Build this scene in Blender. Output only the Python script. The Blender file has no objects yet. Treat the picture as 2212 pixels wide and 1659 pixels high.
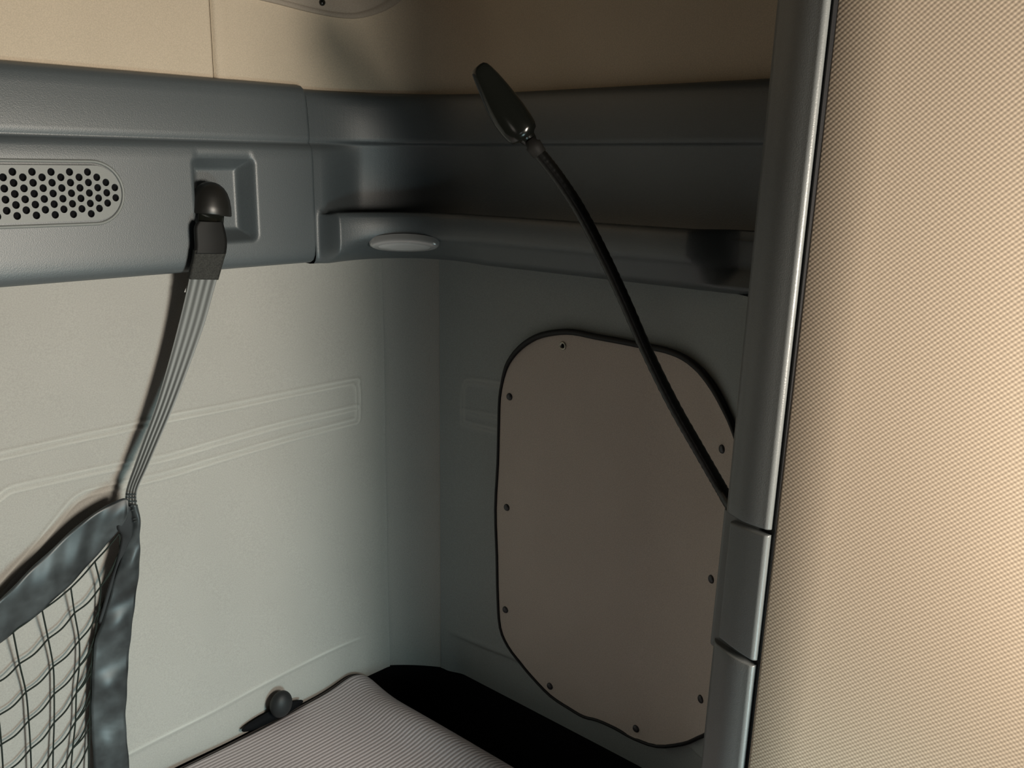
import bpy, bmesh, math, random
import numpy as np
from mathutils import Vector, Matrix
random.seed(4)
PI = math.pi
scn = bpy.context.scene
COL = scn.collection

# ------------------------------------------------------------------ camera
W, H = 2212.0, 1659.0
CX, CY = W / 2, H / 2
_vx = np.array([2970 - CX, 380 - CY]); _vy = np.array([-1150 - CX, 320 - CY])
F = math.sqrt(-(_vx @ _vy))
_X = np.array([*_vx, F]); _X /= np.linalg.norm(_X)
_Y = np.array([*_vy, F]); _Y /= np.linalg.norm(_Y)
_Z = np.cross(_X, _Y)
ROT = np.array([_X, _Y, _Z])                  # image (right, down, forward) -> world
CAM = np.array([-0.99221216, -1.12495112, 1.45])

def ray(px, py):
    return ROT @ np.array([px - CX, py - CY, F])

def on(px, py, ax, v):
    r = ray(px, py); t = (v - CAM[ax]) / r[ax]
    return CAM + t * r

def onplane(px, py, p0, n):
    r = ray(px, py); p0 = np.array(p0); n = np.array(n)
    t = ((p0 - CAM) @ n) / (r @ n)
    return CAM + t * r

def at(px, py, d):
    r = ray(px, py); h = math.hypot(r[0], r[1])
    return CAM + r * (d / h)

cd = bpy.data.cameras.new('camera'); cam = bpy.data.objects.new('camera', cd); COL.objects.link(cam)
M = Matrix(((ROT[0][0], -ROT[0][1], -ROT[0][2], CAM[0]),
            (ROT[1][0], -ROT[1][1], -ROT[1][2], CAM[1]),
            (ROT[2][0], -ROT[2][1], -ROT[2][2], CAM[2]), (0, 0, 0, 1)))
cam.matrix_world = M
cd.sensor_fit = 'HORIZONTAL'; cd.sensor_width = 36.0; cd.lens = 36.0 * F / W
cd.clip_start = 0.02
scn.camera = cam

# ------------------------------------------------------------------ materials
def mat(name, col, rough=0.6, spec=0.4, metal=0.0, grain=0.0, gscale=900.0, gbump=0.0, mottle=0.0, mscale=7.0, coords='Object', sheen=0.0):
    m = bpy.data.materials.new(name); m.use_nodes = True
    nt = m.node_tree; b = nt.nodes['Principled BSDF']
    b.inputs['Base Color'].default_value = (*col, 1)
    b.inputs['Roughness'].default_value = rough
    b.inputs['Specular IOR Level'].default_value = spec
    b.inputs['Metallic'].default_value = metal
    if sheen: b.inputs['Sheen Weight'].default_value = sheen
    if grain or gbump or mottle:
        tc = nt.nodes.new('ShaderNodeTexCoord')
        no = nt.nodes.new('ShaderNodeTexNoise'); no.inputs['Scale'].default_value = gscale
        no.inputs['Detail'].default_value = 2.0
        nt.links.new(tc.outputs[coords], no.inputs['Vector'])
        last = None
        if grain:
            mr = nt.nodes.new('ShaderNodeMapRange')
            mr.inputs['From Min'].default_value = 0.3; mr.inputs['From Max'].default_value = 0.7
            mr.inputs['To Min'].default_value = 1 - grain; mr.inputs['To Max'].default_value = 1 + grain
            nt.links.new(no.outputs['Fac'], mr.inputs['Value']); last = mr.outputs['Result']
        if mottle:
            n2 = nt.nodes.new('ShaderNodeTexNoise'); n2.inputs['Scale'].default_value = mscale
            n2.inputs['Detail'].default_value = 4.0
            nt.links.new(tc.outputs[coords], n2.inputs['Vector'])
            mr = nt.nodes.new('ShaderNodeMapRange')
            mr.inputs['From Min'].default_value = 0.3; mr.inputs['From Max'].default_value = 0.7
            mr.inputs['To Min'].default_value = 1 - mottle; mr.inputs['To Max'].default_value = 1 + mottle
            nt.links.new(n2.outputs['Fac'], mr.inputs['Value'])
            if last is not None:
                mu = nt.nodes.new('ShaderNodeMath'); mu.operation = 'MULTIPLY'
                nt.links.new(last, mu.inputs[0]); nt.links.new(mr.outputs['Result'], mu.inputs[1]); last = mu.outputs[0]
            else: last = mr.outputs['Result']
        if last is not None:
            vm = nt.nodes.new('ShaderNodeVectorMath'); vm.operation = 'SCALE'
            vm.inputs[0].default_value = col
            nt.links.new(last, vm.inputs['Scale']); nt.links.new(vm.outputs['Vector'], b.inputs['Base Color'])
        if gbump:
            bp = nt.nodes.new('ShaderNodeBump'); bp.inputs['Strength'].default_value = gbump
            bp.inputs['Distance'].default_value = 0.0006
            nt.links.new(no.outputs['Fac'], bp.inputs['Height']); nt.links.new(bp.outputs['Normal'], b.inputs['Normal'])
    return m

def N(nt, kind, **kw):
    n = nt.nodes.new(kind)
    for k, v in kw.items(): setattr(n, k, v)
    return n

def mathn(nt, op, a, b=None):
    n = nt.nodes.new('ShaderNodeMath'); n.operation = op
    for i, v in enumerate((a, b)):
        if v is None: continue
        if isinstance(v, (int, float)): n.inputs[i].default_value = v
        else: nt.links.new(v, n.inputs[i])
    return n.outputs[0]

def stripe_mat(name, c0, c1, dirs, rough=0.8, combine='single', bump=0.4, dist=0.0006, sharp=1.0, spec=0.2, cmul=None):
    """woven cloth: sine ribs over a metre-scaled UV map; dirs = [(du, dv, period), ...]"""
    m = bpy.data.materials.new(name); m.use_nodes = True
    nt = m.node_tree; b = nt.nodes['Principled BSDF']
    b.inputs['Roughness'].default_value = rough; b.inputs['Specular IOR Level'].default_value = spec
    uv = N(nt, 'ShaderNodeUVMap'); sep = N(nt, 'ShaderNodeSeparateXYZ')
    nt.links.new(uv.outputs['UV'], sep.inputs[0])
    no = N(nt, 'ShaderNodeTexNoise'); no.inputs['Scale'].default_value = 9.0; no.inputs['Detail'].default_value = 3
    nt.links.new(uv.outputs['UV'], no.inputs['Vector'])
    outs = []
    for (du, dv, per) in dirs:
        k = 2 * PI / per
        a = mathn(nt, 'ADD', mathn(nt, 'MULTIPLY', sep.outputs[0], du * k), mathn(nt, 'MULTIPLY', sep.outputs[1], dv * k))
        a = mathn(nt, 'ADD', a, mathn(nt, 'MULTIPLY', no.outputs['Fac'], 5.0))
        s = mathn(nt, 'SINE', a)
        outs.append(mathn(nt, 'ADD', mathn(nt, 'MULTIPLY', s, 0.5), 0.5))
    v = outs[0]
    if combine == 'cross':
        v = mathn(nt, 'ADD', mathn(nt, 'MULTIPLY', outs[0], 0.62), mathn(nt, 'MULTIPLY', outs[1], 0.38))
    if sharp != 1.0: v = mathn(nt, 'POWER', v, sharp)
    n2 = N(nt, 'ShaderNodeTexNoise'); n2.inputs['Scale'].default_value = 500.0
    nt.links.new(uv.outputs['UV'], n2.inputs['Vector'])
    v2 = mathn(nt, 'ADD', v, mathn(nt, 'MULTIPLY', mathn(nt, 'SUBTRACT', n2.outputs['Fac'], 0.5), 0.6))
    mx = N(nt, 'ShaderNodeMix', data_type='RGBA')
    mx.inputs[6].default_value = (*c0, 1); mx.inputs[7].default_value = (*c1, 1)
    nt.links.new(v2, mx.inputs[0]); nt.links.new(mx.outputs[2], b.inputs['Base Color'])
    bp = N(nt, 'ShaderNodeBump'); bp.inputs['Strength'].default_value = bump; bp.inputs['Distance'].default_value = dist
    nt.links.new(v, bp.inputs['Height']); nt.links.new(bp.outputs['Normal'], b.inputs['Normal'])
    return m

M_WALL  = mat('grey_beige_wall_vinyl', (0.385, 0.372, 0.343), 0.75, 0.25, grain=0.08, gscale=650, gbump=0.25, mottle=0.03)
M_WALLR = mat('grey_green_side_vinyl', (0.29, 0.315, 0.31), 0.75, 0.25, grain=0.08, gscale=650, gbump=0.25, mottle=0.03)
M_UPPER = mat('beige_liner_fabric', (0.57, 0.485, 0.375), 0.85, 0.15, grain=0.09, gscale=700, gbump=0.25, mottle=0.03)
M_COVER = mat('grey_beige_cover_fabric', (0.37, 0.32, 0.265), 0.85, 0.15, grain=0.10, gscale=800, gbump=0.2)
M_PLAST = mat('slate_grey_plastic', (0.074, 0.088, 0.095), 0.46, 1.0, grain=0.07, gscale=800, gbump=0.35)
M_TRIM  = mat('grey_trim_plastic', (0.145, 0.154, 0.154), 0.34, 0.5, grain=0.06, gscale=900, gbump=0.25)
M_GRILLE= mat('grille_plastic', (0.20, 0.212, 0.205), 0.5, 0.6, grain=0.05)
M_ACCESS= mat('brown_grey_access_board', (0.50, 0.44, 0.39), 0.85, 0.15, grain=0.10, gscale=700, gbump=0.2, mottle=0.04)
M_BLACK = mat('black_plastic', (0.012, 0.012, 0.011), 0.35, 0.5)
M_GLOSS = mat('glossy_black_plastic', (0.010, 0.011, 0.009), 0.16, 0.6)
M_HOOK  = mat('satin_black_plastic', (0.014, 0.0135, 0.012), 0.36, 0.5)
M_RUBBER= mat('black_rubber', (0.014, 0.015, 0.016), 0.55, 0.4)
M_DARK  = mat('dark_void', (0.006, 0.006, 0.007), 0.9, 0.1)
M_GASKET= mat('black_gasket', (0.008, 0.008, 0.009), 0.5, 0.3)
M_CORD  = mat('dark_green_net_cord', (0.018, 0.024, 0.020), 0.8, 0.2)
M_VINYL = mat('black_vinyl_binding', (0.034, 0.040, 0.042), 0.42, 0.6, grain=0.25, gscale=60, mottle=0.6, mscale=24)
M_LOOP  = mat('black_webbing', (0.008, 0.008, 0.0075), 0.6, 0.3)
M_SLEEVE= mat('charcoal_webbing', (0.032, 0.032, 0.029), 0.75, 0.3, grain=0.35, gscale=500, gbump=0.6)
M_TAG   = mat('white_tag', (0.75, 0.75, 0.72), 0.6, 0.3)
M_CHROME= mat('satin_metal', (0.45, 0.45, 0.45), 0.22, 0.8, metal=0.25)
M_LENS  = mat('frosted_lens', (0.50, 0.50, 0.50), 0.35, 0.5)
M_RIVET = mat('dark_rivet', (0.05, 0.05, 0.055), 0.35, 0.5, metal=0.4)
M_RING  = mat('rivet_ring_metal', (0.42, 0.40, 0.34), 0.35, 0.5, metal=0.8)
M_SEAM  = mat('seam_shadow_gap', (0.10, 0.095, 0.08), 0.9, 0.1)
M_MATT  = stripe_mat('ribbed_mattress_cloth', (0.38, 0.343, 0.355), (0.80, 0.735, 0.76), [(0.045, 0.999, 0.0068)], bump=0.5)
M_MSIDE = mat('mattress_border_cloth', (0.07, 0.065, 0.065), 0.9, 0.1, grain=0.15)
M_PIPE  = mat('mattress_piping', (0.06, 0.052, 0.05), 0.7, 0.3)
M_FAB   = stripe_mat('beige_woven_panel', (0.34, 0.272, 0.205), (0.64, 0.53, 0.41),
                     [(-0.66, 0.751, 0.0030), (0.66, 0.751, 0.0027)], combine='cross', bump=0.35, dist=0.0004)
M_STRAP = stripe_mat('striped_grey_webbing', (0.060, 0.063, 0.060), (0.27, 0.28, 0.275), [(1.0, 0.0, 0.25)], rough=0.6, bump=0.5, dist=0.001, spec=0.4)
for n in M_STRAP.node_tree.nodes:      # no waviness in the webbing
    if n.type == 'TEX_NOISE' and n.inputs['Scale'].default_value < 20: n.inputs['Scale'].default_value = 0.001

# ------------------------------------------------------------------ object helpers
def link(name, me, m, parent=None, smooth=True, auto=None):
    o = bpy.data.objects.new(name, me); COL.objects.link(o)
    if m is not None and not me.materials: me.materials.append(m)
    if smooth and len(me.polygons):
        me.polygons.foreach_set('use_smooth', [True] * len(me.polygons))
    if parent is not None: o.parent = parent
    return o

def mesh(name, verts, faces, uvs=None):
    me = bpy.data.meshes.new(name)
    me.from_pydata([tuple(map(float, v)) for v in verts], [], [tuple(int(i) for i in f) for f in faces])
    me.update()
    if uvs is not None:
        ul = me.uv_layers.new(name='UVMap')
        idx = np.zeros(len(me.loops), dtype=np.int32); me.loops.foreach_get('vertex_index', idx)
        ul.data.foreach_set('uv', np.asarray(uvs, dtype=np.float32)[idx].ravel())
    return me

def grid_faces(nr, nc, flip=False, off=0, closed_c=False):
    fs = []
    for i in range(nr - 1):
        for j in range(nc - 1 + (1 if closed_c else 0)):
            a = off + i * nc + j; b = off + i * nc + (j + 1) % nc
            c = off + (i + 1) * nc + (j + 1) % nc; d = off + (i + 1) * nc + j
            fs.append((a, d, c, b) if flip else (a, b, c, d))
    return fs

def tag(o, label=None, cat=None, group=None, kind=None):
    if label: o['label'] = label
    if cat: o['category'] = cat
    if group: o['group'] = group
    if kind: o['kind'] = kind
    return o

def empty(name, loc, label, cat, group=None):
    o = bpy.data.objects.new(name, None); COL.objects.link(o); o.location = loc
    o.empty_display_size = 0.05
    return tag(o, label, cat, group)

def adopt(o, root):
    """parent in place; the part's mesh is in world coordinates"""
    o.parent = root
    o.matrix_parent_inverse = Matrix.Translation(root.location).inverted() if root.parent is None else root.matrix_parent_inverse
    return o

def part(name, me, m, root, smooth=True):
    o = link(name, me, m, None, smooth)
    o.parent = root
    top = root
    while top.parent is not None: top = top.parent
    if root.type == 'EMPTY': o.matrix_parent_inverse = Matrix.Translation(root.location).inverted()
    return o

def catmull(pts, n):
    P = [np.array(p, float) for p in pts]
    P = [2 * P[0] - P[1]] + P + [2 * P[-1] - P[-2]]
    out = []
    for i in range(1, len(P) - 2):
        for k in range(n):
            t = k / n
            p0, p1, p2, p3 = P[i - 1], P[i], P[i + 1], P[i + 2]
            out.append(0.5 * ((2 * p1) + (-p0 + p2) * t + (2 * p0 - 5 * p1 + 4 * p2 - p3) * t * t + (-p0 + 3 * p1 - 3 * p2 + p3) * t ** 3))
    out.append(P[-2]); return out

def catmull_closed(pts, n):
    P = [np.array(p, float) for p in pts]; L = len(P); out = []
    for i in range(L):
        p0, p1, p2, p3 = P[i - 1], P[i], P[(i + 1) % L], P[(i + 2) % L]
        for k in range(n):
            t = k / n
            out.append(0.5 * ((2 * p1) + (-p0 + p2) * t + (2 * p0 - 5 * p1 + 4 * p2 - p3) * t * t + (-p0 + 3 * p1 - 3 * p2 + p3) * t ** 3))
    return out

def tube_vf(pts, rad, seg=10, closed=False, off=0, cap=True):
    P = np.array(pts, float); n = len(P)
    R = np.full(n, rad, float) if np.isscalar(rad) else np.array(rad, float)
    if closed: T = np.roll(P, -1, 0) - np.roll(P, 1, 0)
    else: T = np.gradient(P, axis=0)
    T /= np.linalg.norm(T, axis=1)[:, None] + 1e-12
    u = np.cross(T[0], [0.31, 0.2, 0.93]); u /= np.linalg.norm(u)
    V = []
    for i in range(n):
        u = u - T[i] * (u @ T[i]); u /= np.linalg.norm(u)
        w = np.cross(T[i], u)
        for k in range(seg):
            a = 2 * PI * k / seg
            V.append(P[i] + R[i] * (math.cos(a) * u + math.sin(a) * w))
    Fs = []
    for i in range(n - 1 + (1 if closed else 0)):
        i2 = (i + 1) % n
        for k in range(seg):
            k2 = (k + 1) % seg
            Fs.append((off + i * seg + k, off + i * seg + k2, off + i2 * seg + k2, off + i2 * seg + k))
    if cap and not closed:
        Fs.append(tuple(off + k for k in range(seg))[::-1]); Fs.append(tuple(off + (n - 1) * seg + k for k in range(seg)))
    return V, Fs

def tube(name, pts, rad, m, root=None, seg=10, closed=False):
    v, f = tube_vf(pts, rad, seg, closed)
    return part(name, mesh(name, v, f), m, root) if root else link(name, mesh(name, v, f), m)

def bm_obj(name, bm, m, root=None, smooth=True):
    bmesh.ops.recalc_face_normals(bm, faces=bm.faces)
    me = bpy.data.meshes.new(name); bm.to_mesh(me); bm.free()
    return part(name, me, m, root, smooth) if root else link(name, me, m, None, smooth)

def box_bm(lo, hi, bev=0.0, seg=2):
    bm = bmesh.new(); bmesh.ops.create_cube(bm, size=1.0)
    lo = Vector(lo); hi = Vector(hi)
    for v in bm.verts:
        v.co = Vector(((v.co.x + .5) * (hi.x - lo.x) + lo.x, (v.co.y + .5) * (hi.y - lo.y) + lo.y, (v.co.z + .5) * (hi.z - lo.z) + lo.z))
    if bev: bmesh.ops.bevel(bm, geom=list(bm.edges), offset=bev, segments=seg, affect='EDGES', profile=0.5)
    return bm

def sstep(a, b, x):
    t = np.clip((x - a) / (b - a), 0, 1); return t * t * (3 - 2 * t)

# ------------------------------------------------------------------ plan paths (vertical ruled surfaces)
class Path:
    def __init__(self, pts):
        self.P = np.array(pts, float)
        d = np.diff(self.P, axis=0); self.L = np.hypot(d[:, 0], d[:, 1])
        self.s = np.concatenate([[0], np.cumsum(self.L)])
        self.len = self.s[-1]
        t = d / self.L[:, None]
        tv = np.zeros_like(self.P); tv[:-1] += t; tv[1:] += t
        tv /= np.hypot(tv[:, 0], tv[:, 1])[:, None]
        self.T = tv
        self.Nn = np.stack([tv[:, 1], -tv[:, 0]], 1)      # into the room
    def pos(self, s, p=0.0):
        s = np.asarray(s, float); p = np.asarray(p, float)
        x = np.interp(s, self.s, self.P[:, 0]); y = np.interp(s, self.s, self.P[:, 1])
        nx = np.interp(s, self.s, self.Nn[:, 0]); ny = np.interp(s, self.s, self.Nn[:, 1])
        l = np.hypot(nx, ny)
        return x + nx / l * p, y + ny / l * p
    def pt(self, s, z, p=0.0):
        x, y = self.pos(s, p); return np.array([float(x), float(y), z])
    def hit(self, px, py, p=0.0):
        """where the sight line meets the surface: (s, z)"""
        ss = np.linspace(0, self.len, 3000)
        x, y = self.pos(ss, p)
        r = ray(px, py)
        c = (x - CAM[0]) * r[1] - (y - CAM[1]) * r[0]
        sg = np.where(np.sign(c[:-1]) != np.sign(c[1:]))[0]
        best = None
        for i in sg:
            f = c[i] / (c[i] - c[i + 1])
            xs = x[i] + f * (x[i + 1] - x[i]); ys = y[i] + f * (y[i + 1] - y[i])
            t = ((xs - CAM[0]) * r[0] + (ys - CAM[1]) * r[1]) / (r[0] ** 2 + r[1] ** 2)
            if t > 0 and (best is None or t < best[0]): best = (t, ss[i] + f * (ss[i + 1] - ss[i]))
        return best[1], CAM[2] + best[0] * r[2]

def arc(cx, cy, r, a0, a1, n):
    return [(cx + r * math.cos(math.radians(a0 + (a1 - a0) * i / n)), cy + r * math.sin(math.radians(a0 + (a1 - a0) * i / n))) for i in range(n + 1)]

XL = -1.9
RC = 0.20
P_UP = Path([(XL, 0)] + arc(-RC, -RC, RC, 90, 0, 40) + [(0, -1.35)])                       # upper wall and rail
XB = float(on(833, 1000, 1, 0)[0]); YB = float(on(951, 1000, 0, 0)[1])
def bend(n=14):
    out = []
    for i in range(n + 1):
        y = -0.47 - 0.30 * i / n; k = (i / n * 0.30)
        out.append((-(k ** 2) / 0.55, y))
    return out
cor = []
for i in range(13):
    t = i / 12; q = 1 - t
    c = (XB * 0.42, YB * 0.42)
    cor.append((q * q * XB + 2 * q * t * c[0], 2 * q * t * c[1] + t * t * YB))
P_LO = Path([(XL, 0)] + cor + [(0, -0.3)] + bend() + [(-0.5 - 0.0, -1.0)][:0] + [(-0.62, -0.9)][:0])
S_BACK = XB - XL                       # end of the back panel
S_SIDE = S_BACK + float(np.sum(P_LO.L[1:13]))   # start of the side panel

def lighten_ridges(m, light):
    """let the 'wear' attribute lighten the base colour along ridges of the vinyl"""
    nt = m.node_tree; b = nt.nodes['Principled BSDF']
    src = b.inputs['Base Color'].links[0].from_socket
    at_ = nt.nodes.new('ShaderNodeAttribute'); at_.attribute_name = 'ridge_tone'
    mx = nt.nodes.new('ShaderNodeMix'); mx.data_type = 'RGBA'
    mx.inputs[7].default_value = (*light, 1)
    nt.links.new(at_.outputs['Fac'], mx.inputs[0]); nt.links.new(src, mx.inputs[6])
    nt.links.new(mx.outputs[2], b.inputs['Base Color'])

def set_ridge_tone(o, path_fn, sv, zv):
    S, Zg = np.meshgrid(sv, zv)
    a = o.data.attributes.new('ridge_tone', 'FLOAT', 'POINT')
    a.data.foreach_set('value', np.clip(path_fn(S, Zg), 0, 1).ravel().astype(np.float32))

def surf(name, path, sv, zv, pf, m, root=None, uv=False, thick=0.0):
    """surface over (s, z) with offset pf(S, Z) into the room"""
    S, Zg = np.meshgrid(sv, zv); Pp = pf(S, Zg)
    x, y = path.pos(S.ravel(), Pp.ravel())
    V = np.stack([x, y, Zg.ravel()], 1)
    Fs = grid_faces(len(zv), len(sv))
    me = mesh(name, V, Fs, np.stack([S.ravel(), Zg.ravel()], 1) if uv else None)
    o = part(name, me, m, root) if root else link(name, me, m)
    return o

def dist_poly(S, Z, pts):
    D = np.full(S.shape, 9.0)
    for (a, b) in zip(pts[:-1], pts[1:]):
        ax, az = a; bx, bz = b
        dx, dz = bx - ax, bz - az
        t = np.clip(((S - ax) * dx + (Z - az) * dz) / (dx * dx + dz * dz), 0, 1)
        D = np.minimum(D, np.hypot(S - ax - t * dx, Z - az - t * dz))
    return D

def welt(D, a=0.0026):
    return a * (np.exp(-((D - 0.0042) / 0.0021) ** 2) + np.exp(-((D + 0.0042) / 0.0021) ** 2)) * 1.0

# ------------------------------------------------------------------ SETTING
def px_poly(path, pts, n=5, p=0.0):
    q = [path.hit(a, b, p) for a, b in pts]
    return [tuple(v) for v in catmull(q, n)]

lineA = px_poly(P_LO, [(-260, 1040), (0, 985), (290, 920), (370, 902), (560, 865), (755, 826), (768, 829), (773, 842), (773, 900), (767, 910), (750, 914), (560, 965), (370, 1022), (270, 1045), (200, 1062), (175, 1072), (150, 1092), (80, 1178), (0, 1268), (-150, 1430)])
lineB = px_poly(P_LO, [(-120, 1140), (-10, 1080), (12, 1064), (40, 1053), (150, 1030), (270, 1004), (370, 985), (560, 930), (771, 880)])
lineE = px_poly(P_LO, [(-300, 1910), (40, 1750), (280, 1630), (480, 1527), (640, 1443), (760, 1387), (785, 1378)])
Ex = np.array([e[0] for e in lineE]); Ez = np.array([e[1] for e in lineE])
ZB, ZT = 0.597, 1.33

def wall_back_p(S, Z):
    h = welt(dist_poly(S, Z, lineA)) + welt(dist_poly(S, Z, lineB), 0.0022)
    ze = np.interp(S, Ex, Ez)
    fade = 1 - sstep(S_BACK - 0.09, S_BACK - 0.045, S)
    below = np.clip(ze - Z, 0, 1)
    h = h - fade * (0.0015 * sstep(0, 0.008, below) + 0.13 * below)
    h = h + fade * 0.0016 * np.exp(-((Z - ze - 0.004) / 0.004) ** 2)
    # faint sewn edge along the seam
    h = h + 0.0012 * sstep(S_BACK - 0.006, S_BACK, S)
    # soft waviness of the padded sheet
    h = h + 0.0012 * np.sin(S * 17 + 1.0) * np.sin(Z * 13) + 0.0007 * np.sin(S * 41 + Z * 23)
    return h
sv = np.concatenate([np.linspace(0, S_BACK - 0.64, 30)[:-1], np.linspace(S_BACK - 0.64, S_BACK, 300)])
zv = np.linspace(ZB, ZT, 340)
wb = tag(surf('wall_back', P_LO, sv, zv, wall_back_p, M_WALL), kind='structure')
def ridge_tone_back(S, Z):  # lighter base colour along the welts and the ledge line
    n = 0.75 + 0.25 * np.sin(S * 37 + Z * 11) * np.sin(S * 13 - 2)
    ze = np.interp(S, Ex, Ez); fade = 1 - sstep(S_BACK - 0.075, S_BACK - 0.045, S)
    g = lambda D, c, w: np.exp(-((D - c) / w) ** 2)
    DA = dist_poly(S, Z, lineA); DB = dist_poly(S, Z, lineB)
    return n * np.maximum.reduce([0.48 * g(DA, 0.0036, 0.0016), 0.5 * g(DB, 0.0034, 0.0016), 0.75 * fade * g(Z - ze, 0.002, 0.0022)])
set_ridge_tone(wb, ridge_tone_back, sv, zv); lighten_ridges(M_WALL, (0.62, 0.61, 0.56))

tag(surf('wall_corner', P_LO, np.linspace(S_BACK, S_SIDE, 26), np.linspace(ZB, ZT, 40), lambda S, Z: S * 0 - 0.0012, M_WALL), kind='structure')

embo = px_poly(P_LO, [(1120, 838), (1020, 824), (1004, 832), (1000, 850), (1000, 905), (1010, 917), (1120, 940)])
embo2 = px_poly(P_LO, [(1000, 890), (1060, 900), (1120, 912)])
lineF = px_poly(P_LO, [(960, 1362), (1020, 1388), (1100, 1420), (1300, 1500)])
Fx = np.array([e[0] for e in lineF]); Fz = np.array([e[1] for e in lineF])
def wall_right_p(S, Z):
    h = welt(dist_poly(S, Z, embo), 0.0014) + welt(dist_poly(S, Z, embo2), 0.001)
    ze = np.interp(S, Fx, Fz); below = np.clip(ze - Z, 0, 1)
    fade = sstep(S_SIDE + 0.01, S_SIDE + 0.05, S)
    h = h - fade * (0.005 * sstep(0, 0.008, below) + 0.08 * below) + fade * 0.0015 * np.exp(-((Z - ze - .004) / .004) ** 2)
    h = h + 0.0012 * (1 - sstep(S_SIDE, S_SIDE + 0.006, S)) - 0.0008
    return h
svr, zvr = np.linspace(S_SIDE, P_LO.len, 190), np.linspace(ZB, 1.3068, 230)
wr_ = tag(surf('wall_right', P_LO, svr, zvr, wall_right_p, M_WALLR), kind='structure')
set_ridge_tone(wr_, lambda S, Z: 0.30 * np.exp(-((dist_poly(S, Z, embo) - .003) / .0022) ** 2) + 0.2 * np.exp(-((dist_poly(S, Z, embo2) - .003) / .0022) ** 2), svr, zvr); lighten_ridges(M_WALLR, (0.48, 0.48, 0.46))

# upper liner: two sheets meeting in a narrow vertical seam
s_seam, _ = P_UP.hit(456, 80)
def upper_p(S, Z):
    e = np.abs(S - s_seam)
    return 0.004 - 0.004 * np.exp(-(e / 0.0022) ** 2) * 1.0 + 0.002 * np.exp(-((S - s_seam - 0.012) / 0.010) ** 2)
zu = np.linspace(1.50, 2.06, 30)
sA = np.concatenate([np.linspace(0, s_seam - 0.02, 30)[:-1], np.linspace(s_seam - 0.02, s_seam - 0.0003, 14)])
sB = np.concatenate([np.linspace(s_seam + 0.0003, s_seam + 0.03, 18)[:-1], np.linspace(s_seam + 0.03, P_UP.len, 150)])
tag(surf('wall_upper_left', P_UP, sA, zu, upper_p, M_UPPER), kind='structure')
tag(surf('wall_upper_right', P_UP, sB, zu, upper_p, M_UPPER), kind='structure')
# backing behind the seam
tag(surf('trim_1', P_UP, np.linspace(s_seam - 0.02, s_seam + 0.02, 4), np.linspace(1.50, 2.06, 3), lambda S, Z: S * 0 - 0.003, M_SEAM), kind='structure')

tag(bm_obj('floor', box_bm((XL, -2.0, -0.02), (0.02, 0.02, 0.0)), mat('floor_rubber', (0.03, 0.03, 0.032), 0.8, 0.2)), kind='structure')
# outer shell below the padded panels (blackened to deepen the shade in the gap round the mattress)
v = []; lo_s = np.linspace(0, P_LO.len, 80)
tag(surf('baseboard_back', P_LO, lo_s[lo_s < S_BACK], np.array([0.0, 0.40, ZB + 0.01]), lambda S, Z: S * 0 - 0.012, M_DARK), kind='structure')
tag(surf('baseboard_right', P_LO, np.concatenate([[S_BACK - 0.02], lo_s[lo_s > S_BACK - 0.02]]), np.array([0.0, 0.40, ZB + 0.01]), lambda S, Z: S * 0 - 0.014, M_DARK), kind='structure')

# ------------------------------------------------------------------ REAR TRIM RAIL (left)
PB = 0.035
s_end, _ = P_UP.hit(683, 420, PB)
z_top = P_UP.hit(400, 163, 0.020)[1]
z_gro = P_UP.hit(400, 300, 0.030)[1]
z_bot = P_UP.hit(400, 590, 0.030)[1]
print('rail z', z_top, z_gro, z_bot, 's_end', s_end)
prof = [(0.000, z_top - 0.003), (0.006, z_top + 0.001), (0.013, z_top), (0.019, z_top - 0.004), (0.0225, z_top - 0.011), (0.0245, z_top - 0.022),
        (0.0268, z_gro + 0.030), (0.0285, z_gro + 0.010), (0.0285, z_gro + 0.005), (0.0268, z_gro + 0.0015), (0.0262, z_gro - 0.0005), (0.0285, z_gro - 0.003), (0.0325, z_gro - 0.006),
        (0.0342, z_gro - 0.012), (0.035, z_gro - 0.022)]
profL = prof + [(0.035, zz) for zz in np.linspace(z_gro - 0.024, z_bot + 0.030, 62)] + \
        [(0.0348, z_bot + 0.024), (0.034, z_bot + 0.016), (0.0325, z_bot + 0.009), (0.029, z_bot + 0.003), (0.023, z_bot), (0.014, z_bot - 0.0005), (0.0, z_bot + 0.001)]
pp = np.array([a for a, b in profL]); pz = np.array([b for a, b in profL])

# pocket behind the strap hook
pk = [P_UP.hit(a, b, PB) for a, b in ((410, 334), (554, 334), (554, 529), (410, 529))]
pk_s0, pk_s1 = pk[0][0], pk[1][0]; pk_z1 = 0.5 * (pk[0][1] + pk[1][1]); pk_z0 = 0.5 * (pk[2][1] + pk[3][1])
pc = ((pk_s0 + pk_s1) / 2, (pk_z0 + pk_z1) / 2); ph = ((pk_s1 - pk_s0) / 2, (pk_z1 - pk_z0) / 2)
def pocket(S, Z, depth=0.026, r=0.012, slope=0.021):
    qx = np.abs(S - pc[0]) - ph[0] + r; qz = np.abs(Z - pc[1]) - ph[1] + r
    sd = np.hypot(np.maximum(qx, 0), np.maximum(qz, 0)) + np.minimum(np.maximum(qx, qz), 0) - r
    t = np.clip(-sd / slope, 0, 1)
    f = np.where(t < .2, t * t * 2.2, np.where(t < .8, 0.088 + (t - .2) * 1.373, 1 - (1 - t) ** 2 * 2.2))
    return depth * np.clip(f, 0, 1)
sl = np.concatenate([np.linspace(0, P_UP.hit(-10, 400, PB)[0], 24)[:-1], np.arange(P_UP.hit(-10, 400, PB)[0], s_end - 0.006, 0.0019), s_end - 0.006 + np.array([0, .002, .0035, .0048, .0056, .006])])
S, K = np.meshgrid(sl, np.arange(len(pp)))
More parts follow.
